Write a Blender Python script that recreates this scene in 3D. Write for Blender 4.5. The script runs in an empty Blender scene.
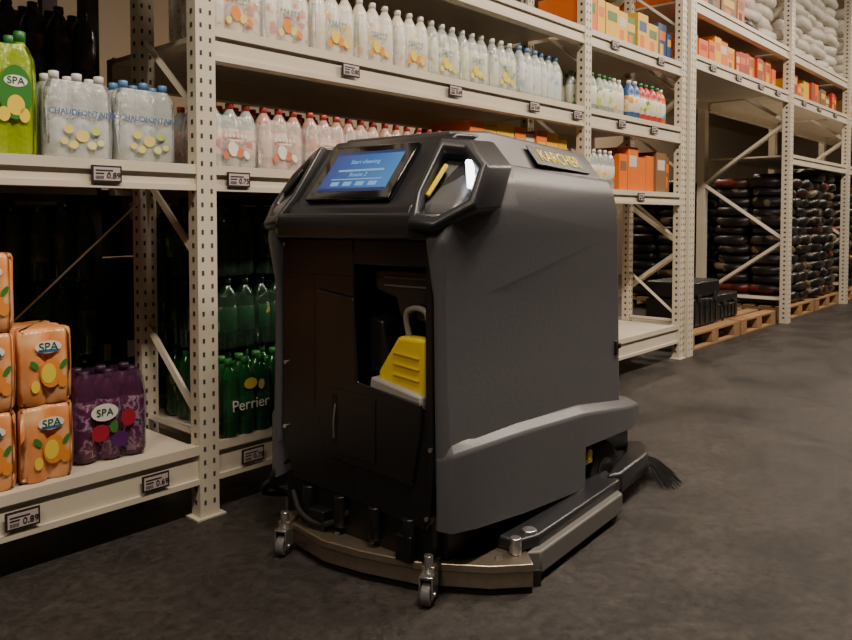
import bpy, bmesh, math, random
from mathutils import Vector, Matrix
random.seed(7)
F=750.0; H=1.11; TH=math.radians(41.94); PITCH=math.radians(2.0)
# ---------- materials ----------
def lin(c):
    c=c/255.0
    return c/12.92 if c<=0.04045 else ((c+0.055)/1.055)**2.4
def rgb(r,g,b): return (lin(r),lin(g),lin(b),1)
def mat(name,col,rough=0.5,metal=0,noise=0,nscale=8,bump=0,emit=None,es=0,alpha=1,trans=0,coat=0,bdist=.01):
    m=bpy.data.materials.new(name); m.use_nodes=True
    nt=m.node_tree; b=nt.nodes['Principled BSDF']
    b.inputs['Base Color'].default_value=col
    b.inputs['Roughness'].default_value=rough; b.inputs['Metallic'].default_value=metal
    b.inputs['Alpha'].default_value=alpha; b.inputs['Transmission Weight'].default_value=trans
    b.inputs['Coat Weight'].default_value=coat
    if emit: b.inputs['Emission Color'].default_value=emit; b.inputs['Emission Strength'].default_value=es
    if noise or bump:
        tc=nt.nodes.new('ShaderNodeTexCoord'); n=nt.nodes.new('ShaderNodeTexNoise')
        n.inputs['Scale'].default_value=nscale; n.inputs['Detail'].default_value=5
        nt.links.new(tc.outputs['Object'],n.inputs['Vector'])
        if noise:
            mx=nt.nodes.new('ShaderNodeMix'); mx.data_type='RGBA'
            mx.inputs[6].default_value=tuple(c*(1-noise) for c in col[:3])+(1,)
            mx.inputs[7].default_value=tuple(min(1,c*(1+noise)) for c in col[:3])+(1,)
            nt.links.new(n.outputs['Fac'],mx.inputs[0]); nt.links.new(mx.outputs[2],b.inputs['Base Color'])
        if bump:
            bp=nt.nodes.new('ShaderNodeBump'); bp.inputs['Strength'].default_value=bump; bp.inputs['Distance'].default_value=bdist
            nt.links.new(n.outputs['Fac'],bp.inputs['Height']); nt.links.new(bp.outputs['Normal'],b.inputs['Normal'])
    return m
def pat(name,cols,scale=12,rough=.35,kind='V'):
    """printed packaging: voronoi cell colours chosen from a ramp"""
    m=bpy.data.materials.new(name); m.use_nodes=True
    nt=m.node_tree; b=nt.nodes['Principled BSDF']; b.inputs['Roughness'].default_value=rough
    tc=nt.nodes.new('ShaderNodeTexCoord')
    if kind=='V':
        n=nt.nodes.new('ShaderNodeTexVoronoi'); n.inputs['Scale'].default_value=scale; out=n.outputs['Color']
        sp=nt.nodes.new('ShaderNodeSeparateColor'); nt.links.new(out,sp.inputs[0]); src=sp.outputs[0]
    else:
        n=nt.nodes.new('ShaderNodeTexNoise'); n.inputs['Scale'].default_value=scale; n.inputs['Detail'].default_value=3; src=n.outputs['Fac']
    nt.links.new(tc.outputs['Object'],n.inputs['Vector'])
    r=nt.nodes.new('ShaderNodeValToRGB'); r.color_ramp.interpolation='CONSTANT' if kind=='V' else 'LINEAR'
    el=r.color_ramp.elements
    el[0].position=cols[0][0]; el[0].color=cols[0][1]
    el[1].position=cols[1][0]; el[1].color=cols[1][1]
    for p,c in cols[2:]:
        e=el.new(p); e.color=c
    nt.links.new(src,r.inputs[0]); nt.links.new(r.outputs[0],b.inputs['Base Color'])
    return m
M={}
M['white']=mat('rack_white_paint',rgb(208,198,180),.42,noise=.14,nscale=4)
M['hole']=mat('hole_dark',rgb(60,52,45),.8)
M['tagb']=mat('tag_frame',rgb(38,32,30),.5)
M['tagw']=mat('tag_card',rgb(185,170,168),.5)
M['ink']=mat('ink',rgb(40,30,40),.6)
M['wrap']=mat('shrink_wrap',rgb(240,240,238),.12,alpha=.30,bump=.8,nscale=30)
M['wrapd']=mat('shrink_wrap_dark',rgb(60,80,66),.12,alpha=.22,bump=.8,nscale=30)
M['shell']=mat('shell_grey_plastic',rgb(84,84,88),.38,noise=.04,nscale=60,bump=.05)
M['lid']=mat('lid_plastic',rgb(60,60,63),.42,bump=.04,nscale=100)
M['char']=mat('charcoal_plastic',rgb(34,34,37),.34,bump=.04,nscale=150)
M['blk']=mat('black_plastic',rgb(19,19,21),.36,bump=.04,nscale=150)
M['gloss']=mat('gloss_black',rgb(12,12,14),.08)
M['steel']=mat('brushed_steel',rgb(165,152,136),.32,.85,noise=.2,nscale=40)
M['zinc']=mat('zinc_bolt',rgb(190,190,190),.25,.9)
M['yel']=mat('yellow_plastic',rgb(235,205,40),.4)
M['rub']=mat('rubber',rgb(24,23,23),.75)
M['lgrey']=mat('light_grey_plastic',rgb(150,148,142),.45)
M['mgrey']=mat('mid_grey_plastic',rgb(100,98,96),.45)
M['led']=mat('led_strip',rgb(255,255,255),.3,emit=(.85,.9,1,1),es=6)
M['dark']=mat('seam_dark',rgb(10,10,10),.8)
# ---------- helpers ----------
def link(o,parent=None):
    bpy.context.scene.collection.objects.link(o)
    if parent: o.parent=parent
    return o
def empty(name,loc=(0,0,0),rz=0,parent=None):
    o=bpy.data.objects.new(name,None); o.location=loc; o.rotation_euler=(0,0,rz); o.empty_display_size=.1; return link(o,parent)
def finish(bm,name,mats,parent=None,bevel=0,smooth=False,loc=None,seg=2,ang=35,mtx=None):
    me=bpy.data.meshes.new(name); bmesh.ops.recalc_face_normals(bm,faces=bm.faces); bm.to_mesh(me); bm.free()
    for m in mats: me.materials.append(m)
    o=bpy.data.objects.new(name,me); link(o,parent)
    if loc: o.location=loc
    if mtx: o.matrix_local=mtx
    if smooth or bevel:
        for p in me.polygons: p.use_smooth=True
        me.set_sharp_from_angle(angle=math.radians(ang))
    if bevel:
        md=o.modifiers.new('b','BEVEL'); md.width=bevel; md.segments=seg; md.limit_method='ANGLE'; md.angle_limit=math.radians(18)
    return o
def addbox(bm,x0,x1,y0,y1,z0,z1,mi=0):
    v=[bm.verts.new(c) for c in ((x0,y0,z0),(x1,y0,z0),(x1,y1,z0),(x0,y1,z0),(x0,y0,z1),(x1,y0,z1),(x1,y1,z1),(x0,y1,z1))]
    for f in ((0,3,2,1),(4,5,6,7),(0,1,5,4),(1,2,6,5),(2,3,7,6),(3,0,4,7)):
        bm.faces.new([v[i] for i in f]).material_index=mi
def box(name,x0,x1,y0,y1,z0,z1,m,parent=None,bevel=0):
    bm=bmesh.new(); addbox(bm,x0,x1,y0,y1,z0,z1); return finish(bm,name,[m],parent,bevel)
def addbar(bm,p,q,w,mi=0,w2=None):
    p=Vector(p);q=Vector(q); d=(q-p).normalized(); a=d.cross(Vector((.31,.2,1))).normalized(); b=d.cross(a).normalized()*(w2 or w)/2; a=a*w/2
    vs=[]
    for c in (p,q):
        for s,t in ((1,1),(-1,1),(-1,-1),(1,-1)): vs.append(bm.verts.new(c+a*s+b*t))
    for f in ((0,1,2,3),(7,6,5,4),(0,4,5,1),(1,5,6,2),(2,6,7,3),(3,7,4,0)):
        bm.faces.new([vs[i] for i in f]).material_index=mi
def addcyl(bm,c,axis,r,h,seg=16,mi=0,r2=None):
    c=Vector(c); ax=Vector(axis).normalized(); t=ax.orthogonal().normalized(); b=ax.cross(t)
    r2=r if r2 is None else r2
    lo=[];hi=[]
    for i in range(seg):
        a=2*math.pi*i/seg; d=t*math.cos(a)+b*math.sin(a)
        lo.append(bm.verts.new(c+d*r)); hi.append(bm.verts.new(c+ax*h+d*r2))
    for i in range(seg):
        j=(i+1)%seg; bm.faces.new((lo[i],lo[j],hi[j],hi[i])).material_index=mi
    bm.faces.new(lo[::-1]).material_index=mi; bm.faces.new(hi).material_index=mi
def prism(name,poly,axis,a0,a1,m,parent=None,bevel=0,seg=2):
    bm=bmesh.new()
    def P(u,v,w):
        return {'x':(w,u,v),'y':(u,w,v),'z':(u,v,w)}[axis]
    A=[bm.verts.new(P(u,v,a0)) for u,v in poly]; B=[bm.verts.new(P(u,v,a1)) for u,v in poly]
    n=len(poly)
    bm.faces.new(A); bm.faces.new(B[::-1])
    for i in range(n): bm.faces.new((A[i],A[(i+1)%n],B[(i+1)%n],B[i]))
    return finish(bm,name,[m],parent,bevel,seg=seg)
def tube(name,pts,r,m,parent=None,cyclic=False,res=4):
    cu=bpy.data.curves.new(name,'CURVE'); cu.dimensions='3D'; cu.bevel_depth=r; cu.bevel_resolution=res; cu.use_fill_caps=True
    s=cu.splines.new('BEZIER'); s.bezier_points.add(len(pts)-1); s.use_cyclic_u=cyclic
    for p,c in zip(s.bezier_points,pts): p.co=c; p.handle_left_type=p.handle_right_type='AUTO'
    cu.materials.append(m); o=bpy.data.objects.new(name,cu); return link(o,parent)
def text(name,s,size,m,parent,mtx,ext=.0006,align='CENTER'):
    cu=bpy.data.curves.new(name,'FONT'); cu.body=s; cu.size=size; cu.extrude=ext; cu.align_x=align; cu.align_y='CENTER'
    cu.materials.append(m); o=bpy.data.objects.new(name,cu); link(o,parent); o.matrix_local=mtx; return o
def frame(o,x,y):
    x=Vector(x).normalized(); y=Vector(y).normalized(); z=x.cross(y)
    m=Matrix((x,y,z)).transposed().to_4x4(); m.translation=Vector(o); return m
def facing(x,y,z): return frame((x,y,z),(1,0,0),(0,0,1))

# ---------- room ----------
def floor_mat():
    m=mat('floor_asphalt',rgb(60,55,52),.55)
    nt=m.node_tree; b=nt.nodes['Principled BSDF']; tc=nt.nodes.new('ShaderNodeTexCoord')
    n1=nt.nodes.new('ShaderNodeTexNoise'); n1.inputs['Scale'].default_value=1.8; n1.inputs['Detail'].default_value=12; n1.inputs['Roughness'].default_value=.78
    n2=nt.nodes.new('ShaderNodeTexNoise'); n2.inputs['Scale'].default_value=26; n2.inputs['Detail'].default_value=10; n2.inputs['Roughness'].default_value=.85
    for n in (n1,n2): nt.links.new(tc.outputs['Object'],n.inputs['Vector'])
    r=nt.nodes.new('ShaderNodeValToRGB'); r.color_ramp.elements[0].position=.36; r.color_ramp.elements[0].color=rgb(38,35,34); r.color_ramp.elements[1].position=.66; r.color_ramp.elements[1].color=rgb(70,64,60)
    nt.links.new(n1.outputs['Fac'],r.inputs[0])
    ct=nt.nodes.new('ShaderNodeMapRange'); ct.inputs[1].default_value=.38; ct.inputs[2].default_value=.64; nt.links.new(n2.outputs['Fac'],ct.inputs[0])
    mx=nt.nodes.new('ShaderNodeMix'); mx.data_type='RGBA'; mx.blend_type='OVERLAY'; mx.inputs[0].default_value=.75
    nt.links.new(r.outputs[0],mx.inputs[6]); nt.links.new(ct.outputs[0],mx.inputs[7])
    nt.links.new(mx.outputs[2],b.inputs['Base Color'])
    mr=nt.nodes.new('ShaderNodeMapRange'); mr.inputs[1].default_value=.35; mr.inputs[2].default_value=.65; mr.inputs[3].default_value=.32; mr.inputs[4].default_value=.58
    nt.links.new(n1.outputs['Fac'],mr.inputs[0]); nt.links.new(mr.outputs[0],b.inputs['Roughness'])
    bp=nt.nodes.new('ShaderNodeBump'); bp.inputs['Strength'].default_value=.8; bp.inputs['Distance'].default_value=.012
    nt.links.new(n2.outputs['Fac'],bp.inputs['Height']); nt.links.new(bp.outputs['Normal'],b.inputs['Normal'])
    return m
box('floor',-6,24,-6,8,-.05,0,floor_mat())
wm=mat('wall_paint_beige',rgb(205,184,154),.8,noise=.05)
wd=mat('wall_paint_dark',rgb(70,62,54),.8,noise=.05)
box('wall_back',-6,24,7,7.1,0,6.2,wm)
box('wall_front',-6,24,-6.1,-6,0,6.2,wd)
box('wall_left',-6.1,-6,-6,7,0,6.2,wd)
box('wall_right',24,24.1,-6,7,0,6.2,wm)
box('ceiling',-6,24,-6,7,6.2,6.3,mat('ceiling_dark',rgb(40,37,34),.9))
def lamp(x,y,z,e,sx=1.5,sy=.25):
    p=empty('ceiling_lamp',(x,y,z))
    box('housing',-sx/2-.03,sx/2+.03,-sy/2-.03,sy/2+.03,.01,.08,M['white'],p)
    bm=bmesh.new(); addcyl(bm,(-sx/3,0,.08),(0,0,1),.006,6.2-z-.08,6); addcyl(bm,(sx/3,0,.08),(0,0,1),.006,6.2-z-.08,6); finish(bm,'hangers',[M['hole']],p)
    L=bpy.data.lights.new('tube','AREA'); L.shape='RECTANGLE'; L.size=sx; L.size_y=sy; L.energy=e; L.color=(1,.85,.68)
    o=bpy.data.objects.new('tube_light',L); link(o,p)
for x,e in ((-1.5,75),(1.2,165),(4.2,170),(7.2,150),(10.2,135),(13.5,120)): lamp(x,.35,4.3,e)
for x,e in ((8.5,110),(12,70)): lamp(x,5.9,4.6,e)
w=bpy.data.worlds.new('w'); bpy.context.scene.world=w; w.use_nodes=True
w.node_tree.nodes['Background'].inputs[0].default_value=(1,.85,.7,1); w.node_tree.nodes['Background'].inputs[1].default_value=.03

# ---------- racks ----------
FY=2.45
def post(bm,x,y,z0,z1,w=.085,d=.06,holes=True):
    addbox(bm,x-w/2,x+w/2,y,y+d,z0,z1,0)
    z=z0+.05
    while z<z1-.03 and holes:
        for sx in (-.24,.24):
            addbox(bm,x+sx*w-.0045,x+sx*w+.0045,y-.0012,y,z,z+.017,1)
        addbox(bm,x-w/2-.0012,x-w/2,y+d*.35,y+d*.6,z,z+.018,1)
        z+=.05
def beam(bm,x0,x1,z,h=.11,y=FY):
    addbox(bm,x0,x1,y,y+.05,z-h,z)
    addbox(bm,x0,x1,y-.012,y,z-.03,z+.004)
    addbox(bm,x0,x1,y-.012,y,z-h,z-h+.02)
rack=empty('storage_rack')
xs=(-1.23,1.51,4.25,5.72)
bm=bmesh.new()
for x in xs:
    post(bm,x,FY-.015,0,3.4,w=.08); post(bm,x,FY+.42,0,3.4,w=.07)
    addbox(bm,x-.06,x+.06,FY-.03,FY+.06,0,.006)
    for z in (.35,.95,1.5,2.1,2.6):
        addbar(bm,(x,FY+.04,z),(x,FY+.43,z+.32),.02)
    addbar(bm,(x,FY+.04,.3),(x,FY+.43,.3),.02)
finish(bm,'posts',[M['white'],M['hole']],rack)
bm=bmesh.new()
for i in range(3):
    a=xs[i]+.04;b=xs[i+1]-.04
    for z,h in ((.27,.14),(1.30,.09),(1.81 if i else 2.2,.12),(2.31 if i else 2.8,.10)):
        beam(bm,a,b,z,h); addbox(bm,a,b,FY+.05,FY+.80,z-.025,z-.005)
        beam(bm,a,b,z,h,y=FY+.80)
    if i!=1: addbar(bm,(a,FY+.5,.5),(a+1.0,FY+.5,1.25),.03,w2=.006)
    addbar(bm,(b,FY+.40 if i==0 else FY+.5,1.18),(b-.75,FY+.40 if i==0 else FY+.5,.5),.03,w2=.006)
finish(bm,'beams_and_decks',[M['white']],rack)
def tag(x,z,w=.1,h=.055,parent=rack,y=FY-.014):
    bm=bmesh.new(); addbox(bm,x-w/2,x+w/2,y-.006,y,z-h/2,z+h/2,0)
    addbox(bm,x-w/2+.006,x+w/2-.006,y-.0075,y-.006,z-h/2+.006,z+h/2-.006,1)
    addbox(bm,x-w*.38,x+w*.2,y-.0085,y-.0075,z+h*.16,z+h*.24,2)
    addbox(bm,x-w*.38,x-w*.1,y-.0085,y-.0075,z-h*.02,z+h*.06,2)
    for i in range(7): addbox(bm,x-w*.38+i*.004,x-w*.38+i*.004+.002,y-.0085,y-.0075,z-h*.32,z-h*.12,2)
    finish(bm,'price_tag_holder',[M['tagb'],M['tagw'],M['ink']],parent)
    text('price_text','0.%d'%random.choice((69,75,89,80)),h*.5,M['ink'],parent,facing(x+w*.22,y-.009,z-h*.1))
for x,z in ((1.137,1.255),(1.645,1.255),(2.22,1.75),(2.93,1.75),(3.64,1.75),(4.12,1.75),(.86,.19),(1.295,.19),(1.70,.19),(4.7,1.75),(5.2,1.75),(4.6,2.26),(5.3,2.26),(5.0,1.26)): tag(x,z)
prack=empty('pallet_rack')
pxs=(5.86,8.42,10.85,13.3,16)
bm=bmesh.new()
for x in pxs:
    post(bm,x,FY-.03,0,5,w=.11,d=.08); post(bm,x,FY+.87,0,5,w=.11,d=.08,holes=False)
    z=.25;f=0
    while z<4.4:
        p,q=(FY+.02,FY+.9) if f else (FY+.9,FY+.02)
        addbar(bm,(x,p,z),(x,q,z+.62),.035); z+=.62; f=1-f
    addbar(bm,(x,FY,.25),(x,FY+.9,.25),.035)
finish(bm,'uprights',[M['white'],M['hole']],prack)
bm=bmesh.new()
for i in range(4):
    a=pxs[i]+.055;b=pxs[i+1]-.055
    for z in (2.42,2.87,4.1):
        beam(bm,a,b,z,.11); beam(bm,a,b,z,.11,y=FY+.85); addbox(bm,a,b,FY+.05,FY+.85,z-.02,z-.004)
    if i>=1:
        beam(bm,a,b,1.78,.10); addbox(bm,a,b,FY+.05,FY+.85,1.76,1.776)
finish(bm,'beams',[M['white']],prack)
for x in (6.3,6.9,7.5,8.0,8.9,9.5,10.2): tag(x,2.36,w=.12,parent=prack)

# ---------- bottles ----------
def bottle(bm,x,y,z,r,h,seg=10,mi=(0,1,2),lab=(.25,.55)):
    pr=[(r*.85,0,0),(r,.012,0),(r,h*lab[0],0),(r*1.02,h*lab[0]+.001,1),(r*1.02,h*lab[1],1),(r,h*lab[1]+.001,0),(r*.98,h*.70,0),(r*.82,h*.80,0),(r*.46,h*.89,0),(r*.36,h*.915,0),(r*.44,h*.92,2),(r*.44,h*.995,2),(r*.36,h,2)]
    prev=None;a0=random.random()*6
    for i,(rr,zz,m) in enumerate(pr):
        ring=[bm.verts.new((x+rr*math.cos(a0+2*math.pi*k/seg),y+rr*math.sin(a0+2*math.pi*k/seg),z+zz)) for k in range(seg)]
        if prev:
            for k in range(seg):
                fc=bm.faces.new((prev[k],prev[(k+1)%seg],ring[(k+1)%seg],ring[k])); fc.material_index=mi[m if pr[i-1][2]==m or m==2 else 0]
                fc.smooth=True
        prev=ring
    bm.faces.new(prev).material_index=mi[2]
def wrap(bm,cx,cy,z,nx,ny,r,h,mi,top=.78,closed=False,bulge=0,rnd=.0008,dep=.22):
    hx=nx*r;hy=ny*r;pts=[]
    N=8
    def corner(u,n,d):
        w=n*r; dist=w-abs(u)
        if dist<r: d=max(d if dist>.6*r else 0, r-math.sqrt(max(0,r*r-(r-dist)**2)) if dist<r*.75 else 0); d=min(d,r*.55)
        return d
    def side(n,f):
        for i in range(n):
            for k in range(N):
                t=k/N; u=-n*r+2*r*(i+t); d=dep*r*(1-abs(math.sin(math.pi*t)))
                pts.append(f(u,corner(u,n,d)))
    side(nx,lambda u,d:(u,-hy+d))
    side(ny,lambda u,d:(hx-d,u))
    side(nx,lambda u,d:(-u,hy-d))
    side(ny,lambda u,d:(-hx+d,-u))
    lv=[(0,.94),(.015,1.02),(h*.3,1.03+bulge),(h*.6,1.03+bulge),(h*(top-.1),1.0),(h*top,.86)]
    if closed: lv=[(0,.94),(.012,1.0),(h*.2,1.02),(h*.5,1.03),(h*(top-.06),1.02),(h*(top-.012),.97),(h*top,.9),(h*(top+.005),.5)]
    prev=None
    for zz,s in lv:
        ring=[bm.verts.new((cx+p[0]*s+random.uniform(-1,1)*rnd,cy+p[1]*s+random.uniform(-1,1)*rnd,z+zz)) for p in pts]
        if prev:
            n=len(pts)
            for k in range(n):
                fc=bm.faces.new((prev[k],prev[(k+1)%n],ring[(k+1)%n],ring[k])); fc.material_index=mi; fc.smooth=True
        prev=ring
    if closed: bm.faces.new(prev).material_index=mi
def packmesh(nx,ny,r,h,seg=14,lab=(.25,.55),wrapmi=3,closed=False,top=.8,rnd=.0008):
    bm=bmesh.new()
    for i in range(nx):
        for j in range(ny): bottle(bm,(i-(nx-1)/2)*2*r,(j-(ny-1)/2)*2*r,0,r*.985,h,seg,lab=lab)
    if wrapmi is not None: wrap(bm,0,0,0,nx,ny,r,h,wrapmi,top=top,closed=closed,rnd=rnd)
    return bm
def disc(bm,cx,y,cz,rx,rz,mi,seg=20,rot=0):
    vs=[]
    for i in range(seg):
        a=2*math.pi*i/seg; u=rx*math.cos(a); v=rz*math.sin(a)
        vs.append(bm.verts.new((cx+u*math.cos(rot)-v*math.sin(rot),y,cz+u*math.sin(rot)+v*math.cos(rot))))
    bm.faces.new(vs).material_index=mi
def row(name,x0,x1,y0,ny,z,r,h,groups,mats,seg=10,lab=(.25,.6),gx=3,wrapi=None,jit=.006,parent=None,prints=None):
    """mass of bottle packs: groups = list of (x_end,(body,label,cap)); prints = material slots of fruit artwork"""
    bm=bmesh.new(); x=x0+r
    while x<x1-r+1e-4:
        mi=[g for g in groups if x<=g[0]][0][1]
        jy=random.uniform(0,.02)
        n=min(gx,int((x1-x+r+1e-4)/(2*r)))
        for k in range(n):
            for j in range(ny): bottle(bm,x+k*2*r,y0+r+j*2.03*r+jy,z+random.uniform(0,.002),r*.98,h*random.uniform(.985,1.0),seg,mi,lab)
        if wrapi is not None:
            for j in range(0,ny,2): wrap(bm,x+(n-1)*r,y0+2*r+j*2.03*r+jy,z,n,2,r,h,wrapi,top=.80,rnd=.002)
        if prints:
            pm=[p for p in prints if x<=p[0]][0][1]
            cx=x+(n-1)*r; yf=y0+jy-.006
            if pm is not None and n>1:
                disc(bm,cx-.012,yf,z+h*.30,.022,.03,pm[0],rot=.3); disc(bm,cx+.02,yf-.0006,z+h*.25,.014,.02,pm[1],rot=-.4); disc(bm,cx-.045,yf-.0006,z+h*.20,.013,.015,pm[1]); disc(bm,cx+.05,yf-.0006,z+h*.22,.012,.018,pm[0],rot=.6)
                for q in range(6): disc(bm,cx-.045+.018*q,yf-.001,z+h*.5,.0065,.009,pm[2],6)
                disc(bm,cx,yf-.001,z+h*.43,.04,.003,pm[2])
        x+=2*r*n+jit
    return finish(bm,name,mats,parent)
fr_o=mat('print_orange_fruit',rgb(222,140,60),.35); fr_y=mat('print_yellow_fruit',rgb(232,205,70),.35); leaf=mat('print_leaf',rgb(60,126,54),.35); wht=mat('print_white',rgb(230,226,218),.35); navy=mat('print_blue',rgb(60,100,160),.35); dg=mat('print_dark_green',rgb(20,90,60),.35)
lemon2=mat('print_pale_lemon',rgb(222,206,120),.35); gry=mat('print_grey_text',rgb(130,148,150),.4); prd=mat('print_coral',rgb(205,120,95),.35)
clear=mat('pet_clear',rgb(190,198,192),.12,trans=.35); 
milk=mat('bottle_milky',rgb(218,208,192),.25)
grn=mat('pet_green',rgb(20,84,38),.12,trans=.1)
grn_shade=mat('pet_green_shaded',rgb(16,42,26),.15)  # darker copy of the green PET: shelf shadow put into the colour
labY=pat('label_white_yellow',[(0,rgb(218,212,195)),(.58,rgb(232,200,80)),(.70,rgb(215,212,202)),(.94,rgb(214,140,60))],34)
labO=pat('label_white_peach',[(0,rgb(222,214,200)),(.58,rgb(232,185,130)),(.7,rgb(220,215,205)),(.92,rgb(206,110,80))],34)
labG=pat('label_white_lime',[(0,rgb(212,216,195)),(.58,rgb(196,206,100)),(.72,rgb(215,215,202)),(.92,rgb(90,140,70))],34)
labB=pat('label_white_blue',[(0,rgb(204,212,215)),(.65,rgb(120,160,190)),(.78,rgb(225,225,220))],34)
labP=pat('label_pink',[(0,rgb(215,180,162)),(.5,rgb(205,130,106)),(.62,rgb(226,205,190)),(.88,rgb(190,70,56))],34)
capR=mat('cap_red',rgb(180,60,45),.4); capW=mat('cap_white',rgb(215,212,205),.4); capB=mat('cap_blue',rgb(90,130,180),.4); capO=mat('cap_peach',rgb(226,170,120),.4); capG=mat('cap_green',rgb(40,110,50),.4)
pinkb=mat('pet_pink',rgb(204,165,148),.15,trans=.2)
row('water_bottle_stock',1.58,4.18,FY+.05,4,1.812,.041,.30,[(2.12,(0,2,5)),(2.66,(0,1,6)),(3.45,(7,3,6)),(9,(8,4,9))],[milk,labY,labO,labG,labB,capO,capW,clear,clear,capB,M['wrap'],fr_o,lemon2,fr_y,gry],wrapi=10,lab=(.12,.66),
    prints=[(2.1,(11,12,14)),(2.7,(13,11,14)),(3.45,(13,12,14)),(9,None)])
row('flavoured_water_stock',1.58,3.1,FY+.06,4,1.302,.038,.26,[(1.8,(0,1,3)),(9,(2,1,3))],[clear,labP,pinkb,capR,M['wrap'],prd,wht],wrapi=4,lab=(.2,.6),prints=[(9,(6,5,6))])
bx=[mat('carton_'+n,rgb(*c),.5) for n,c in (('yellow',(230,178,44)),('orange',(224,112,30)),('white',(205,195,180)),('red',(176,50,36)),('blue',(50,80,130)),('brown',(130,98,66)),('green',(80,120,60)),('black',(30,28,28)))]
def cartons(name,x0,x1,y0,dep,z,hr,pal,wr=(.1,.2),parent=None):
    bm=bmesh.new(); x=x0
    while x<x1:
        w=min(random.uniform(*wr),x1-x); h=random.uniform(*hr); c=random.choice(pal); y=y0+random.uniform(0,.03)
        if w>.04:
            zz=z; n=1 if h>.16 else 2
            for k in range(n):
                addbox(bm,x,x+w-.006,y,y+dep,zz,zz+h-.003,c)
                c2=random.choice(pal+[2]); c3=random.choice(pal)
                addbox(bm,x+w*.12,x+w*.82,y-.001,y,zz+h*.55,zz+h*.8,c2)
                addbox(bm,x+w*.2,x+w*.6,y-.001,y,zz+h*.15,zz+h*.45,c3); zz+=h
        x+=w
    return finish(bm,name,bx,parent)
cartons('drink_cartons',3.15,4.18,FY+.06,.3,1.302,(.30,.34),[0,0,2,1])
row('juice_bottle_stock',4.32,4.95,FY+.05,3,1.812,.036,.27,[(4.62,(0,1,2)),(9,(3,4,5))],[clear,labG,capG,mat('pet_pale',rgb(190,195,180),.2),labY,capW],lab=(.2,.65))
row('soap_bottle_stock',4.97,5.66,FY+.05,3,1.812,.044,.29,[(5.12,(0,1,2)),(5.4,(3,4,5)),(9,(6,7,2))],[mat('soap_blue',rgb(60,100,150),.3),labY,capW,mat('soap_red',rgb(190,60,60),.3),labG,capG,mat('soap_orange',rgb(215,115,40),.3),labB],lab=(.2,.6),gx=2)
cartons('dry_goods_cartons',4.32,5.66,FY+.05,.35,2.312,(.2,.3),[0,0,4,1,6])
row('vinegar_bottle_stock',4.32,4.8,FY+.05,3,1.302,.036,.27,[(9,(0,1,2))],[clear,labY,capW])
cartons('juice_cartons',4.82,5.66,FY+.05,.35,1.302,(.25,.33),[1,1,1,5])
labD=pat('label_green_print',[(0,rgb(16,66,36)),(.62,rgb(100,130,70)),(.70,rgb(16,60,36)),(.94,rgb(150,140,60))],24)
for k in range(3):
    row('sparkling_water_stock',1.62,3.4,FY+(.10 if k==0 else .18),5,.272+k*.30,.042,.29,[(9,(0,1,2))],[grn if k==0 else grn_shade,labD,capG if k==0 else grn_shade,M['wrapd']],wrapi=3)
    row('sparkling_water_stock',-.2,1.42,FY+.5,3,.272+k*.30,.042,.29,[(9,(0,1,2))],[grn_shade,pat('label_dark%d'%k,[(0,rgb(26,60,38)),(.6,rgb(90,80,60)),(.8,rgb(25,30,30))],22),grn_shade,M['wrapd']],wrapi=3)
drk=mat('pet_cola',rgb(40,26,32),.15)
for z in (1.302,1.612): row('cola_bottle_stock',-.2,1.42,FY+.5,3,z,.045,.31,[(9,(0,1,2))],[drk,pat('label_plum%.1f'%z,[(0,rgb(70,30,52)),(.6,rgb(110,70,60)),(.75,rgb(50,26,40))],20),drk,M['wrapd']],wrapi=3)
for z in (.272,.60,.93): cartons('dark_backing_cartons',-1.2,4.2,3.42,.3,z,(.31,.32),[5,7,7],wr=(.2,.4))  # brown and black cartons added so gaps behind the bottles stay dark
cartons('dark_backing_cartons',-1.2,1.5,3.42,.3,1.302,(.6,.62),[5,7,7],wr=(.2,.4))
brk=empty('rear_storage_rack')
bm=bmesh.new()
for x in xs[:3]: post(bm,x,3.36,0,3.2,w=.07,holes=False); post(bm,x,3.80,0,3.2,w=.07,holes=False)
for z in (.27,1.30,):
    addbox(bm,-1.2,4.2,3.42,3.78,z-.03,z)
finish(bm,'frame',[M['hole']],brk)

# ---------- foreground packs ----------
peach=pat('film_peach',[(.3,rgb(214,126,62)),(.5,rgb(224,150,90)),(.72,rgb(232,188,142))],9,.22,kind='N')
def canpack(x,y,z,rz=0):
    e=empty('orange_drink_pack',(x,y,z),rz); r=.0405;h=.25
    bm=bmesh.new(); wrap(bm,0,0,0,2,3,r,h,0,top=.965,closed=True,rnd=.0012,dep=.45)
    yf=-3*r*1.03-.0025
    disc(bm,.008,yf,h*.40,.034,.046,1); disc(bm,.0,yf-.001,h*.40,.022,.032,2); disc(bm,.042,yf-.0015,h*.28,.015,.02,1); disc(bm,-.042,yf-.001,h*.52,.009,.018,4,rot=.7); disc(bm,.045,yf-.001,h*.5,.008,.018,4,rot=-.6)
    disc(bm,-.04,yf-.001,h*.25,.013,.02,2); disc(bm,.0,yf-.001,h*.74,.040,.020,3); disc(bm,.0,yf-.0015,h*.69,.036,.005,5)
    finish(bm,'shrink_pack',[peach,fr_o,fr_y,wht,leaf,navy],e)
    text('logo','SPA',.036,dg,e,facing(0,yf-.002,h*.74))
for x,y,z,rz in ((.962,FY+.15,.272,.02),(.962,FY+.15,.517,-.02),(.79,FY+.15,.272,0),(.79,FY+.15,.517,.02),(.79,FY+.15,.762,0),(.615,FY+.15,.272,0),(.615,FY+.15,.517,0)): canpack(x,y,z,rz)
def pack(name,x,y,z,rz,nx,ny,r,h,mats,lab=(.25,.6),top=.8,closed=False,rnd=.0015):
    e=empty(name,(x,y,z),rz); bm=packmesh(nx,ny,r,h,16,lab,3,closed,top,rnd); finish(bm,'bottles',mats,e); return e
lime=mat('film_lime',rgb(160,182,36),.2,alpha=.6,bump=.8,nscale=25)
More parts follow.
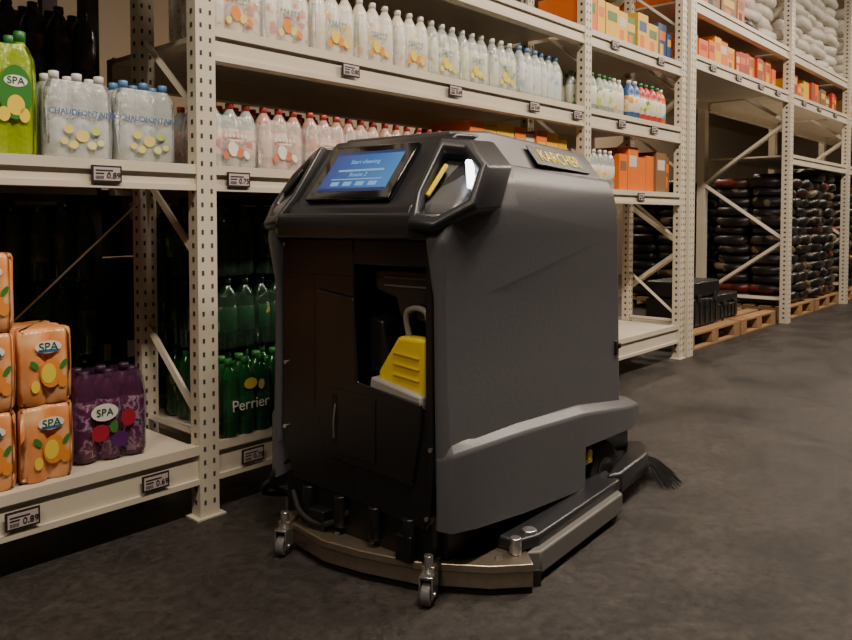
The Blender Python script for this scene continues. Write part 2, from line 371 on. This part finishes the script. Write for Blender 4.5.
limeb=mat('pet_lime',rgb(150,176,50),.15)
for x in (.843,.58):
    e=pack('lemon_drink_pack',x,FY+.16,1.302,.02,3,2,.041,.40,[limeb,mat('label_green',rgb(40,140,60),.3),capG,lime],lab=(.3,.72),top=.88)
    bm=bmesh.new(); yf=-.090
    disc(bm,.05,yf,.20,.05,.085,0); disc(bm,.05,yf-.001,.16,.026,.032,1); disc(bm,.015,yf-.001,.13,.018,.023,1); disc(bm,.075,yf-.001,.13,.016,.023,1); disc(bm,.05,yf-.001,.235,.035,.018,2)
    disc(bm,-.05,yf,.14,.03,.04,1)
    finish(bm,'printed_label',[leaf,fr_y,wht],e); text('logo','SPA',.032,dg,e,facing(.05,yf-.002,.235))
film=mat('film_clear_printed',rgb(212,216,216),.15,alpha=.55,bump=.8,nscale=28)
for x in (1.100,1.335):
    e=pack('mineral_water_pack',x,FY+.15,1.302,random.uniform(-.01,.01),3,2,.037,.29,[clear,labB,capB if x>1.2 else capW,film],lab=(.2,.5),top=.90)
    yf=-.080
    bm=bmesh.new(); 
    for k,(dx,dz,ry) in enumerate(((.0,.08,.022),(.045,.10,.016),(-.045,.10,.016),(.03,.05,.015),(-.03,.05,.015),(.06,.06,.012),(-.06,.06,.012))): disc(bm,dx,yf-.0005*k,dz,ry,ry*.9,k%2)
    finish(bm,'printed_fruit',[lemon2,pat('lime_soft%.1f'%x,[(0,rgb(190,206,110)),(.5,rgb(222,220,150))],20)],e)
    text('logo','CHAUDFONTAINE',.026,navy,e,facing(0,yf-.003,.155))
berry=pat('film_berry',[(.3,rgb(50,24,50)),(.45,rgb(100,36,76)),(.53,rgb(190,160,180)),(.58,rgb(60,36,80)),(.72,rgb(150,50,60))],26,.2,kind='N')
e=pack('berry_drink_pack',1.205,FY+.17,.272,-.12,3,2,.041,.31,[mat('pet_berry',rgb(60,20,40),.15),berry,mat('cap_dark',rgb(50,30,50),.4),mat('film_violet',rgb(110,70,110),.12,alpha=.3,bump=1,nscale=25)],lab=(.05,.68),top=.97,closed=False,rnd=.006)
bm=bmesh.new(); yf=-.094
disc(bm,-.03,yf,.17,.045,.03,0); disc(bm,-.045,yf,.10,.03,.03,1); disc(bm,.02,yf-.001,.07,.03,.028,2); disc(bm,.05,yf,.14,.025,.03,1); disc(bm,-.0,yf-.002,.115,.014,.02,3)
finish(bm,'printed_label',[wht,mat('print_red_fruit',rgb(160,36,56),.3),mat('print_violet',rgb(80,36,100),.3),leaf],e)
text('logo','SPA',.035,dg,e,facing(-.03,yf-.002,.17))
for x in (1.70,1.935):
    e=pack('green_bottle_pack',x-.01,FY+.02,.272+.0,0,3,1,.037,.30,[grn,mat('label_perrier_green',rgb(20,86,44),.3),capG,M['wrapd']],lab=(.2,.5),top=.8)
    text('logo','Perrier',.06,wht,e,facing(0,-.042,.12)); 
    bm=bmesh.new(); disc(bm,.0,-.0405,.20,.03,.022,0); disc(bm,.05,-.0405,.19,.014,.02,1); finish(bm,'printed_fruit',[fr_y,lemon2],e)

# ---------- goods on pallet rack ----------
cartons('boxed_goods',5.98,8.3,FY+.08,.5,2.422,(.2,.30),[0,0,1,1,3,5],wr=(.10,.2))
cartons('boxed_goods',8.55,10.7,FY+.08,.5,2.422,(.18,.30),[0,1,3,5,5],wr=(.12,.25))
cartons('boxed_goods',11,13.2,FY+.08,.5,2.422,(.18,.30),[0,1,3,3,5],wr=(.12,.25))
cartons('boxed_goods',5.98,7.3,FY+.08,.6,2.872,(.25,.45),[5,0,7,1,2],wr=(.2,.4))
def pillow(bm,c,s,rz=0,mi=0,nu=12,nv=6,tilt=0):
    c=Vector(c); R=Matrix.Rotation(rz,3,'Z')@Matrix.Rotation(tilt,3,'Y'); rings=[]
    def sp(a,e): return math.copysign(abs(a)**e,a)
    for j in range(nv+1):
        v=-math.pi/2+math.pi*j/nv; ring=[]
        for i in range(nu):
            u=2*math.pi*i/nu
            p=Vector((sp(math.cos(v),.3)*sp(math.cos(u),.35)*s[0]/2,sp(math.cos(v),.3)*sp(math.sin(u),.35)*s[1]/2,sp(math.sin(v),.8)*s[2]/2))*(1+random.uniform(-.05,.05))
            ring.append(bm.verts.new(c+R@p))
        rings.append(ring)
    for j in range(nv):
        for i in range(nu):
            f=bm.faces.new((rings[j][i],rings[j][(i+1)%nu],rings[j+1][(i+1)%nu],rings[j+1][i])); f.material_index=mi; f.smooth=True
sackW=mat('sack_white',rgb(200,193,182),.5,noise=.12,bump=.5,nscale=14)
sackK=pat('sack_black_print',[(0,rgb(28,25,23)),(.74,rgb(66,52,42)),(.8,rgb(26,24,23)),(.95,rgb(110,94,76))],9); sackR=pat('sack_red_print',[(0,rgb(40,26,22)),(.45,rgb(110,38,28)),(.7,rgb(60,30,24))],9); sackT=pat('sack_tan_print',[(0,rgb(34,30,26)),(.5,rgb(120,96,64)),(.65,rgb(50,44,38))],9)
def sacks(name,x0,x1,y0,y1,z,n,s,mats,wts):
    bm=bmesh.new()
    for k in range(n):
        if k%2: nx=max(1,round((x1-x0)/s[0])); ny=max(1,round((y1-y0)/s[1]))
        else: nx=max(1,round((x1-x0)/s[1])); ny=max(1,round((y1-y0)/s[0]))
        for i in range(nx):
            for j in range(ny):
                pillow(bm,(x0+(i+.5)*(x1-x0)/nx+random.uniform(-.03,.03),y0+(j+.5)*(y1-y0)/ny+random.uniform(-.03,.03),z+(k+.55)*s[2]*.85),((x1-x0)/nx*1.0,(y1-y0)/ny*1.0,s[2]),random.uniform(-.08,.08),random.choices(range(len(mats)),wts)[0],tilt=random.uniform(-.06,.06))
    return finish(bm,name,mats)
wood=mat('pallet_wood',rgb(150,116,78),.7,noise=.25,nscale=6)
def pallet(x,y,w=1.2,d=.8,z=0):
    e=empty('wooden_pallet',(x,y,z)); bm=bmesh.new()
    for yy in (0,d/2-.05,d-.1): addbox(bm,0,w,yy,yy+.1,0,.022)
    for yy in (0,d/2-.05,d-.1):
        for xx in (0,w/2-.07,w-.145): addbox(bm,xx,xx+.145,yy,yy+.1,.022,.1)
    for xx in (0,w/2-.07,w-.145): addbox(bm,xx,xx+.145,0,d,.1,.122)
    for i in range(5): yy=i*(d-.12)/4; addbox(bm,0,w,yy,yy+.12,.122,.144)
    finish(bm,'boards',[wood],e,bevel=.003,seg=1)
pallet(6.0,2.5); pallet(7.25,2.5,w=1.0)
for x in (8.6,9.75): pallet(x,2.5,w=1.05); pallet(x,3.6,w=1.05)
for x in (11.0,12.2): pallet(x,2.5,w=1.05)
mk3=[sackK,sackR,sackT]
for x0,x1,y0,n,wt in ((8.6,9.6,2.52,13,[9,1,1.5]),(9.75,10.7,2.52,14,[8,2,1.5]),(8.6,9.6,3.62,13,[9,1,1]),(9.75,10.7,3.62,12,[9,.5,1]),(11.02,12.05,2.52,14,[6,3,1]),(12.22,13.15,2.52,14,[6,3,1])):
    sacks('black_bag_stack',x0,x1,y0,y0+.78,.165,n,(.5,.36,.125),mk3,wt)
sacks('white_sack_stack',8.5,10.7,FY+.08,FY+.85,2.90,9,(.55,.4,.14),[sackW],[1])
sacks('white_sack_stack',7.35,8.3,FY+.1,FY+.85,2.90,4,(.5,.4,.14),[sackW,sackT],[5,1])
sacks('white_sack_stack',11,13.2,FY+.08,FY+.85,2.90,8,(.55,.4,.14),[sackW],[1])
for (x,y,w,d,h) in ((6.35,2.62,.66,.42,.40),(7.08,2.66,.52,.4,.24)):
    e=empty('tool_case',(x,y,.146))
    box('shell',0,w,0,d,0,h*.62,M['blk'],e,.015); box('lid',0,w,0,d,h*.64,h,M['blk'],e,.02)
    bm=bmesh.new()
    for i in range(5): addbox(bm,w*(.12+.18*i),w*(.12+.18*i)+.02,-.008,0,.02,h*.56)
    for i in (.2,.75): addbox(bm,w*i,w*i+.06,-.015,0,h*.54,h*.72)
    finish(bm,'ribs_and_latches',[M['char']],e,.003)
    tube('handle',[(w*.4,-.005,h*.6),(w*.42,-.035,h*.6),(w*.58,-.035,h*.6),(w*.6,-.005,h*.6)],.009,M['char'],e)

# ---------- floor scrubber ----------
S=empty('floor_scrubber_robot',(1.60,1.746,0),math.radians(3))
def loft(name,rings,m,parent,captop=True,bevel=.012,ang=30):
    bm=bmesh.new(); R=[]
    for ring in rings:
        pts=[(x,-y,z) for x,y,z in ring]+[(x,y,z) for x,y,z in ring[::-1]]
        R.append([bm.verts.new(p) for p in pts])
    n=len(R[0])
    for a,b in zip(R,R[1:]):
        for i in range(n-1):
            bm.faces.new((a[i],a[i+1],b[i+1],b[i]))
    if captop: bm.faces.new(R[-1])
    return finish(bm,name,[m],parent,bevel,seg=3,ang=ang)
def rg(z,*p):
    return [(q[0],q[1],q[2] if len(q)>2 else z) for q in p]
body=[
 rg(.34,(.03,.33),(-.025,.345),(-.01,.385),(.10,.402),(1.15,.376),(1.25,.29)),
 rg(.62,(.03,.33),(-.025,.340),(-.012,.372),(.12,.386),(1.15,.371),(1.25,.285)),
 rg(.88,(.03,.33),(-.025,.335),(-.012,.364),(.19,.380),(1.15,.366),(1.25,.28)),
 rg(1.05,(.01,.30),(-.045,.325),(-.03,.385,1.04),(.27,.426,1.06),(1.15,.362),(1.245,.278)),
 rg(1.14,(.01,.28),(.0,.31),(.0,.400),(.28,.430),(1.15,.358),(1.24,.275)),
 rg(1.22,(.09,.25),(.10,.29),(.11,.37),(.29,.410,1.225),(1.135,.352,1.205),(1.23,.26,1.205)),
 rg(1.28,(.15,.22),(.16,.25),(.17,.30),(.34,.358,1.285),(1.11,.334,1.262),(1.20,.23,1.258)),
]
loft('body_shell',body,M['shell'],S,bevel=.014)
bm=bmesh.new()
sec=[(-1,0),(-.76,1),(.76,1),(1,0)]
rr=[]
for x,zt,hw in ((.20,1.385,.30),(.36,1.395,.350),(1.06,1.368,.330),(1.18,1.275,.26)):
    zb=1.262
    rr.append([bm.verts.new((x,u*hw,zb+(zt-zb)*v)) for u,v in sec])
for a,b in zip(rr,rr[1:]):
    for i in range(3): bm.faces.new((a[i],a[i+1],b[i+1],b[i]))
bm.faces.new(rr[0]); bm.faces.new(rr[-1][::-1])
finish(bm,'top_lid',[M['lid']],S,.01,seg=3)
prism('lid_panel',[(.40,-.23),(.40,.23),(1.02,.215),(1.02,-.215)],'z',0,.006,M['char'],S,.002).matrix_local=Matrix.Translation((0,0,1.4115))@Matrix.Rotation(math.radians(2.2),4,'Y')
xa=Vector((.70,.020,-.027)).normalized(); ya=Vector((0,.078,.112)).normalized()
nz=xa.cross(ya); o=Vector((.76,-.305,1.318))+nz*.006
bp_=empty('brand_plate',parent=S); bp_.matrix_local=frame(o,xa,ya)
box('plate',-.21,.21,-.042,.042,-.004,.0005,M['char'],bp_,.002)
text('brand_lettering','KARCHER',.072,M['yel'],bp_,Matrix.Translation((0,0,.002)),ext=.001)
# console
prism('console_body',[(-.04,1.06),(-.05,1.10),(-.03,1.145),(.0,1.165),(.15,1.345),(.19,1.375),(.42,1.385),(.42,1.06)],'y',-.265,.265,M['char'],S,.008)
prism('console_lip',[(-.02,-.365),(-.065,-.29),(-.065,.29),(-.02,.365),(.1,.375),(.1,-.375)],'z',1.045,1.125,M['char'],S,.014,3)
u=Vector((.15,0,.18)).normalized(); nrm=Vector((-.769,0,.641))
def T(along,ly,out):
    o=Vector((0,0,1.165))+u*along+nrm*out; return frame((o.x,ly,o.z),(0,-1,0),u)
tb=empty('touchscreen',parent=S); tb.matrix_local=T(.105,.015,.004)
box('tablet',-.185,.185,-.118,.118,0,.018,M['gloss'],tb,.006)
def uimat():
    m=mat('screen_ui_blue',rgb(10,30,80),.2,emit=(.05,.2,.8,1),es=.5)
    nt=m.node_tree; b=nt.nodes['Principled BSDF']; tc=nt.nodes.new('ShaderNodeTexCoord'); sp=nt.nodes.new('ShaderNodeSeparateXYZ'); mr=nt.nodes.new('ShaderNodeMapRange')
    mr.inputs[1].default_value=-.15; mr.inputs[2].default_value=.15
    nt.links.new(tc.outputs['Object'],sp.inputs[0]); nt.links.new(sp.outputs[0],mr.inputs[0])
    r=nt.nodes.new('ShaderNodeValToRGB'); r.color_ramp.elements[0].color=rgb(20,55,155); r.color_ramp.elements[1].color=rgb(80,165,235)
    nt.links.new(mr.outputs[0],r.inputs[0]); nt.links.new(r.outputs[0],b.inputs['Emission Color']); return m
ui=uimat(); box('display',-.148,.148,-.085,.088,.018,.0185,ui,tb)
uil=mat('ui_light',rgb(60,90,120),.3,emit=rgb(140,195,240),es=.6); uid=mat('ui_dark',rgb(15,30,70),.3,emit=rgb(20,45,110),es=.45)
bm=bmesh.new()
addbox(bm,-.148,.148,.076,.088,.0185,.019,1)
addbox(bm,-.10,.10,.0,.008,.0185,.019,0); addbox(bm,-.11,.11,-.036,-.032,.0185,.019,0)
addbox(bm,-.148,.148,-.085,-.072,.0185,.019,1)
for q in range(4): addbox(bm,-.10+.055*q,-.065+.055*q,-.062,-.045,.0185,.019,0)
finish(bm,'ui_widgets',[uil,uid],tb)
for s,x,y in (('Start cleaning',.0,.04),('Route 2',0,-.016)): text('ui_text',s,.024,uil,tb,Matrix.Translation((x,y,.0195)))
for sg in (-1,1):
    G=[(.125,.258,1.362),(.165,.335,1.352),(.135,.425,1.268),(.04,.445,1.14),(-.06,.365,1.075),(-.078,.285,1.085),(-.012,.258,1.175)]
    P=[Vector((x,sg*y,z)) for x,y,z in G]; C=sum(P,Vector())/len(P)
    n=(P[2]-C).cross(P[4]-C).normalized()
    if n.x>0: n=-n
    bm=bmesh.new(); R_=[]
    for p in P:
        d=(C-p)
        R_.append([bm.verts.new(q) for q in (p+Vector((.14,-sg*.012,0)), p-n*.012, p+n*.010+d*.06, p+d*.24+n*.010, p+d*.33-n*.008, p+d*.28-n*.045)])
    N=len(P)
    for i in range(N):
        a=R_[i];b=R_[(i+1)%N]
        for k in range(5): bm.faces.new((a[k],b[k],b[k+1],a[k+1]))
    finish(bm,'handle_pod',[M['char']],S,.008,seg=3,ang=50)
    bm=bmesh.new(); vs=[bm.verts.new(p+(C-p)*.2-n*.040) for p in P]; bm.faces.new(vs); finish(bm,'grip_recess',[M['blk']],S)
    a=P[1]+(C-P[1])*.42; b=P[3]+(C-P[3])*.42
    bm=bmesh.new()
    addbar(bm,P[2].lerp(C,.46)+(a-b)*.34-n*.004,P[2].lerp(C,.46)-(a-b)*.34-n*.004,.026,w2=.016); finish(bm,'led_light',[M['led'] if sg<0 else M['char']],S,.006,seg=3)
    bm=bmesh.new(); addbar(bm,P[0].lerp(C,.52)-n*.022,P[6].lerp(C,.35)-n*.022,.018,w2=.014); finish(bm,'yellow_release_lever',[M['yel']],S,.004)
# front panel
pz0,pz1=.255,1.045; fx=-.012; YL=-.012; YR=-.308
prism('panel_left',[(YL-.003,pz1),(.325,pz1),(.327,.60),(.334,.42),(.32,.34),(.275,.225),(YL-.003,.215)],'x',fx,.03,M['blk'],S,.006)
prism('panel_top',[(-.33,.965),(-.33,pz1),(YL,pz1),(YL,.965)],'x',fx,.03,M['blk'],S,.005)
prism('panel_strip',[(-.32,.22),(-.336,.4),(-.328,pz1-.02),(YR+.003,.97),(YR+.003,.2)],'x',fx-.004,.03,M['blk'],S,.004)
prism('panel_bottom',[(-.31,.195),(-.31,.56),(YL,.58),(YL,.215)],'x',fx-.002,.03,M['blk'],S,.006)
prism('service_door',[(-.295,.50),(-.295,.57),(-.04,.60),(-.025,.86),(.145,.88),(.15,.50),(.095,.34),(-.26,.32)],'x',fx-.014,fx-.001,M['blk'],S,.006)
prism('door_inlay',[(-.12,.36),(-.12,.56),(.08,.57),(.08,.40),(.06,.36)],'x',fx-.018,fx-.014,M['blk'],S,.004)
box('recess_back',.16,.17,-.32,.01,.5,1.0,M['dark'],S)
box('recess_side',.0,.17,YL-.002,YL+.008,.5,1.0,M['blk'],S)
box('recess_floor',.0,.17,YR,YL,.53,.56,M['blk'],S)
box('recess_wall',.0,.17,YR-.01,YR+.002,.5,1.0,M['blk'],S)
box('recess_top',.02,.17,YR,YL,.965,.975,M['blk'],S)
prism('recess_mech',[(-.29,.955),(-.04,.955),(-.06,.88),(-.14,.86),(-.16,.80),(-.29,.80)],'x',.04,.15,M['char'],S,.01)
prism('recess_mech_lower',[(-.12,.62),(-.03,.62),(-.03,.80),(-.09,.79)],'x',.04,.13,M['char'],S,.01)
bm=bmesh.new()
for z in (.90,.925): addbox(bm,.034,.04,-.27,-.10,z,z+.005)
finish(bm,'recess_details',[M['mgrey']],S)
bm=bmesh.new()
addbox(bm,fx-.0005,fx+.002,-.025,.315,.925,.929); addbox(bm,fx-.0005,fx+.002,.165,.168,.50,.925)
addbox(bm,fx-.0195,fx-.018,.045,.065,.38,.55)
finish(bm,'panel_seams',[M['dark']],S)
tube('slot_lever',[(fx-.020,.058,.41),(fx-.026,.052,.47),(fx-.020,.05,.52)],.003,M['mgrey'],S)
bm=bmesh.new()
for y,z in ((.305,1.02),(-.322,1.0),(.305,.62),(-.325,.44),(.31,.40),(-.31,.235)): addcyl(bm,(fx-.008,y,z),(1,0,0),.007,.008,10)
finish(bm,'panel_screws',[M['zinc']],S)
prism('yellow_tray',[(-.105,.605),(-.105,.64),(-.185,.755),(-.292,.755),(-.292,.575)],'x',.0,.06,M['yel'],S,.012,3)
bm=bmesh.new()
for i in range(3): addbar(bm,(-.002,-.17,.64+.033*i),(-.002,-.27,.63+.033*i),.005)
finish(bm,'tray_ribs',[mat('yellow_dark',rgb(205,170,30),.5)],S)
prism('tray_lip',[(-.082,.570),(-.092,.625),(-.292,.590),(-.292,.53)],'x',-.02,.05,M['lgrey'],S,.008)
tube('tray_handle',[(.03,-.205,.75),(.02,-.205,.825),(.02,-.215,.835),(.02,-.275,.835),(.02,-.283,.825),(.03,-.285,.75)],.009,M['lgrey'],S)
# skirt
half=[(.03,.325,.235,.40),(-.025,.35,.215,.415),(-.008,.393,.21,.43),(.08,.420,.205,.44),(.35,.422,.17,.43),(.76,.422,.13,.402),(.761,.422,.282,.402),(1.16,.416,.260,.350),(1.34,.375,.240,.322),(1.415,.24,.235,.317)]
bm=bmesh.new()
def mk(h,sg):
    o=[]
    for x,y,zb,zt in h:
        ins=.035 if x>.05 else .012
        o.append((bm.verts.new((x,sg*y,zb)),bm.verts.new((x,sg*y,zt)),bm.verts.new((x+ (.0 if x<1.1 else -.04)+(.01 if x<.05 else 0),sg*(y-ins),zt+.028)),bm.verts.new((x if x>.05 else .04,sg*.1,zt+.03)) ))
    return o
ra=mk(half,-1); lb=mk(half,1)
allp=ra+lb[::-1]
for a,b in zip(allp,allp[1:]):
    for k in range(2):
        bm.faces.new((a[k],b[k],b[k+1],a[k+1]))
for a,b in list(zip(ra,ra[1:]))[3:]+list(zip(lb,lb[1:]))[3:]:
    bm.faces.new((a[2],b[2],b[3],a[3]))
bm.faces.new((ra[-1][2],lb[-1][2],lb[-1][3],ra[-1][3]))
bmesh.ops.remove_doubles(bm,verts=bm.verts,dist=.0001)
finish(bm,'lower_skirt',[M['shell']],S,.008,seg=3)
box('chassis',.04,1.32,-.34,.34,.10,.30,M['blk'],S,.01)
bm=bmesh.new()
for sg in (-1,1): addcyl(bm,(.98,sg*.335,.125),(0,sg,0),.122,.055,28)
finish(bm,'drive_wheels',[M['rub']],S,.01)
bm=bmesh.new()
for sg in (-1,1): addcyl(bm,(.98,sg*.391,.125),(0,sg,0),.06,.008,20)
finish(bm,'wheel_hubs',[M['char']],S)
bm=bmesh.new(); addcyl(bm,(.83,-.345,.235),(0,-1,0),.02,.06,14); addbox(bm,.805,.86,-.40,-.345,.20,.22); finish(bm,'yellow_knob',[M['yel']],S)
bm=bmesh.new()
addbox(bm,-.0,.35,-.32,.32,.08,.24,0)
for y in (-.24,-.1,.05,.2): addcyl(bm,(-.010,y,.12),(0,0,1),.022,.1,12)
addbox(bm,-.03,.05,-.26,-.2,.09,.17,0); addbox(bm,-.04,.03,.1,.17,.08,.16,0)
finish(bm,'lift_mechanism',[M['blk']],S,.004)
for p in ([(.02,.33,.28),(-.02,.38,.2),(.05,.37,.13),(.1,.28,.1)],[(.05,.41,.2),(.0,.45,.15),(.08,.47,.1),(.2,.43,.09)],[(-.01,.28,.18),(-.04,.20,.13),(-.03,.1,.12),(.0,.02,.17)]):
    tube('hose',p,.009,M['rub'],S)
arc=[(.21,-.53),(.12,-.44),(.01,-.26),(-.04,-.08),(-.06,.06),(-.03,.24),(.09,.41),(.23,.52)]
def strip(name,pts,off0,off1,z0,z1,m,bevel=.003):
    bm=bmesh.new(); A=[]
    for i,(x,y) in enumerate(pts):
        a=Vector(pts[max(0,i-1)]);b=Vector(pts[min(len(pts)-1,i+1)]); t=(b-a).normalized(); n=Vector((t.y,-t.x))
        A.append([bm.verts.new((x+n.x*o,y+n.y*o,z)) for o,z in ((off0,z0),(off1,z0),(off1,z1),(off0,z1))])
    for a,b in zip(A,A[1:]):
        for k in range(4): bm.faces.new((a[k],a[(k+1)%4],b[(k+1)%4],b[k]))
    bm.faces.new(A[0]); bm.faces.new(A[-1][::-1])
    return finish(bm,name,[m],S,bevel,seg=2)
strip('squeegee_rubber',arc,-.004,.004,.0,.05,M['rub'],.001)
strip('squeegee_rubber_inner',[(x+.05,y) for x,y in arc],-.004,.004,.0,.05,M['rub'],.001)
strip('squeegee_clamp',arc,-.014,-.004,.022,.078,M['steel'])
strip('squeegee_clamp_front',arc,.004,.012,.025,.075,M['steel'])
strip('squeegee_frame',arc,-.02,.11,.07,.094,M['steel'])
bm=bmesh.new()
for (x,y) in arc[1:-1]: addcyl(bm,(x+.045,y,.092),(0,0,1),.010,.010,8)
finish(bm,'squeegee_bolts',[M['zinc']],S)
prism('brush_deck',[(.22,-.47),(.30,-.50),(.92,-.485),(.98,-.40),(1.26,-.36),(1.26,.36),(.98,.40),(.92,.485),(.30,.50),(.22,.47)],'z',.095,.135,M['char'],S,.008)
for sg in (-1,1):
    prism('deck_side_rail',[(.24,sg*.49),(.27,sg*.525),(.88,sg*.512),(.94,sg*.44),(.92,sg*.42),(.86,sg*.475)],'z',.03,.10,M['mgrey'],S,.006)
    prism('deck_splash_rubber',[(.28,sg*.495),(.28,sg*.505),(.88,sg*.49),(.88,sg*.48)],'z',.003,.035,M['rub'],S)
    prism('rear_bumper',[(.90,sg*.44),(.94,sg*.48),(1.24,sg*.46),(1.39,sg*.38),(1.36,sg*.31),(1.21,sg*.37)],'z',.07,.15,M['char'],S,.012)
    bm=bmesh.new()
    for x in (.22,.30): addcyl(bm,(x,sg*.465,.095),(0,0,1),.026 if x>.25 else .020,.05,8)
    finish(bm,'adjust_knobs',[M['zinc'] if sg<0 else M['char']],S,.004)
    bm=bmesh.new(); addcyl(bm,(.42,sg*.2,.0),(0,0,1),.22,.09,32); finish(bm,'scrub_brush',[M['rub']],S)
for y in (-.325,.245):
    c=empty('caster',(-.070 if y>0 else -.02,y,0),.4,S)
    bm=bmesh.new(); addcyl(bm,(-.025,-.014,.034),(0,1,0),.034,.028,20,0); finish(bm,'wheel',[M['mgrey']],c,.004)
    bm=bmesh.new(); addbox(bm,-.045,.02,-.021,-.016,.025,.085); addbox(bm,-.045,.02,.016,.021,.025,.085); addbox(bm,-.045,.025,-.021,.021,.083,.09); addcyl(bm,(-.01,0,.09),(0,0,1),.014,.05,12); addcyl(bm,(-.025,-.026,.034),(0,1,0),.007,.052,8)
    finish(bm,'fork',[M['zinc']],c,.002)
    box('mount',-.02,.08,-.02,.02,.085,.11,M['steel'],c,.003)
bm=bmesh.new()
for i in range(220):
    a=random.uniform(-1.9,1.0); base=Vector((1.33+.03*math.cos(a),-.36+.03*math.sin(a),.10)); L_=random.uniform(.14,.20)
    tip=Vector((1.33+L_*math.cos(a),-.36+L_*math.sin(a),.004)); mid=(base+tip)/2+Vector((0,0,.02))
    addbar(bm,base,mid,.002); addbar(bm,mid,tip,.0015)
addcyl(bm,(1.33,-.36,.085),(0,0,1),.045,.05,16)
finish(bm,'side_brush',[M['rub']],S)
bm=bmesh.new()
addbox(bm,1.10,1.115,-.381,-.366,.56,.62); addbox(bm,1.13,1.15,-.381,-.361,.585,.605)
finish(bm,'side_latch',[M['blk']],S,.003)

# ---------- camera ----------
cam=bpy.data.cameras.new('camera'); co=bpy.data.objects.new('camera',cam); link(co)
co.location=(0,0,H); co.rotation_euler=(math.pi/2-PITCH,0,TH-math.pi/2)
cam.sensor_width=36; cam.lens=F/852*36; cam.shift_y=-(102-F*math.tan(PITCH))/852
bpy.context.scene.camera=co
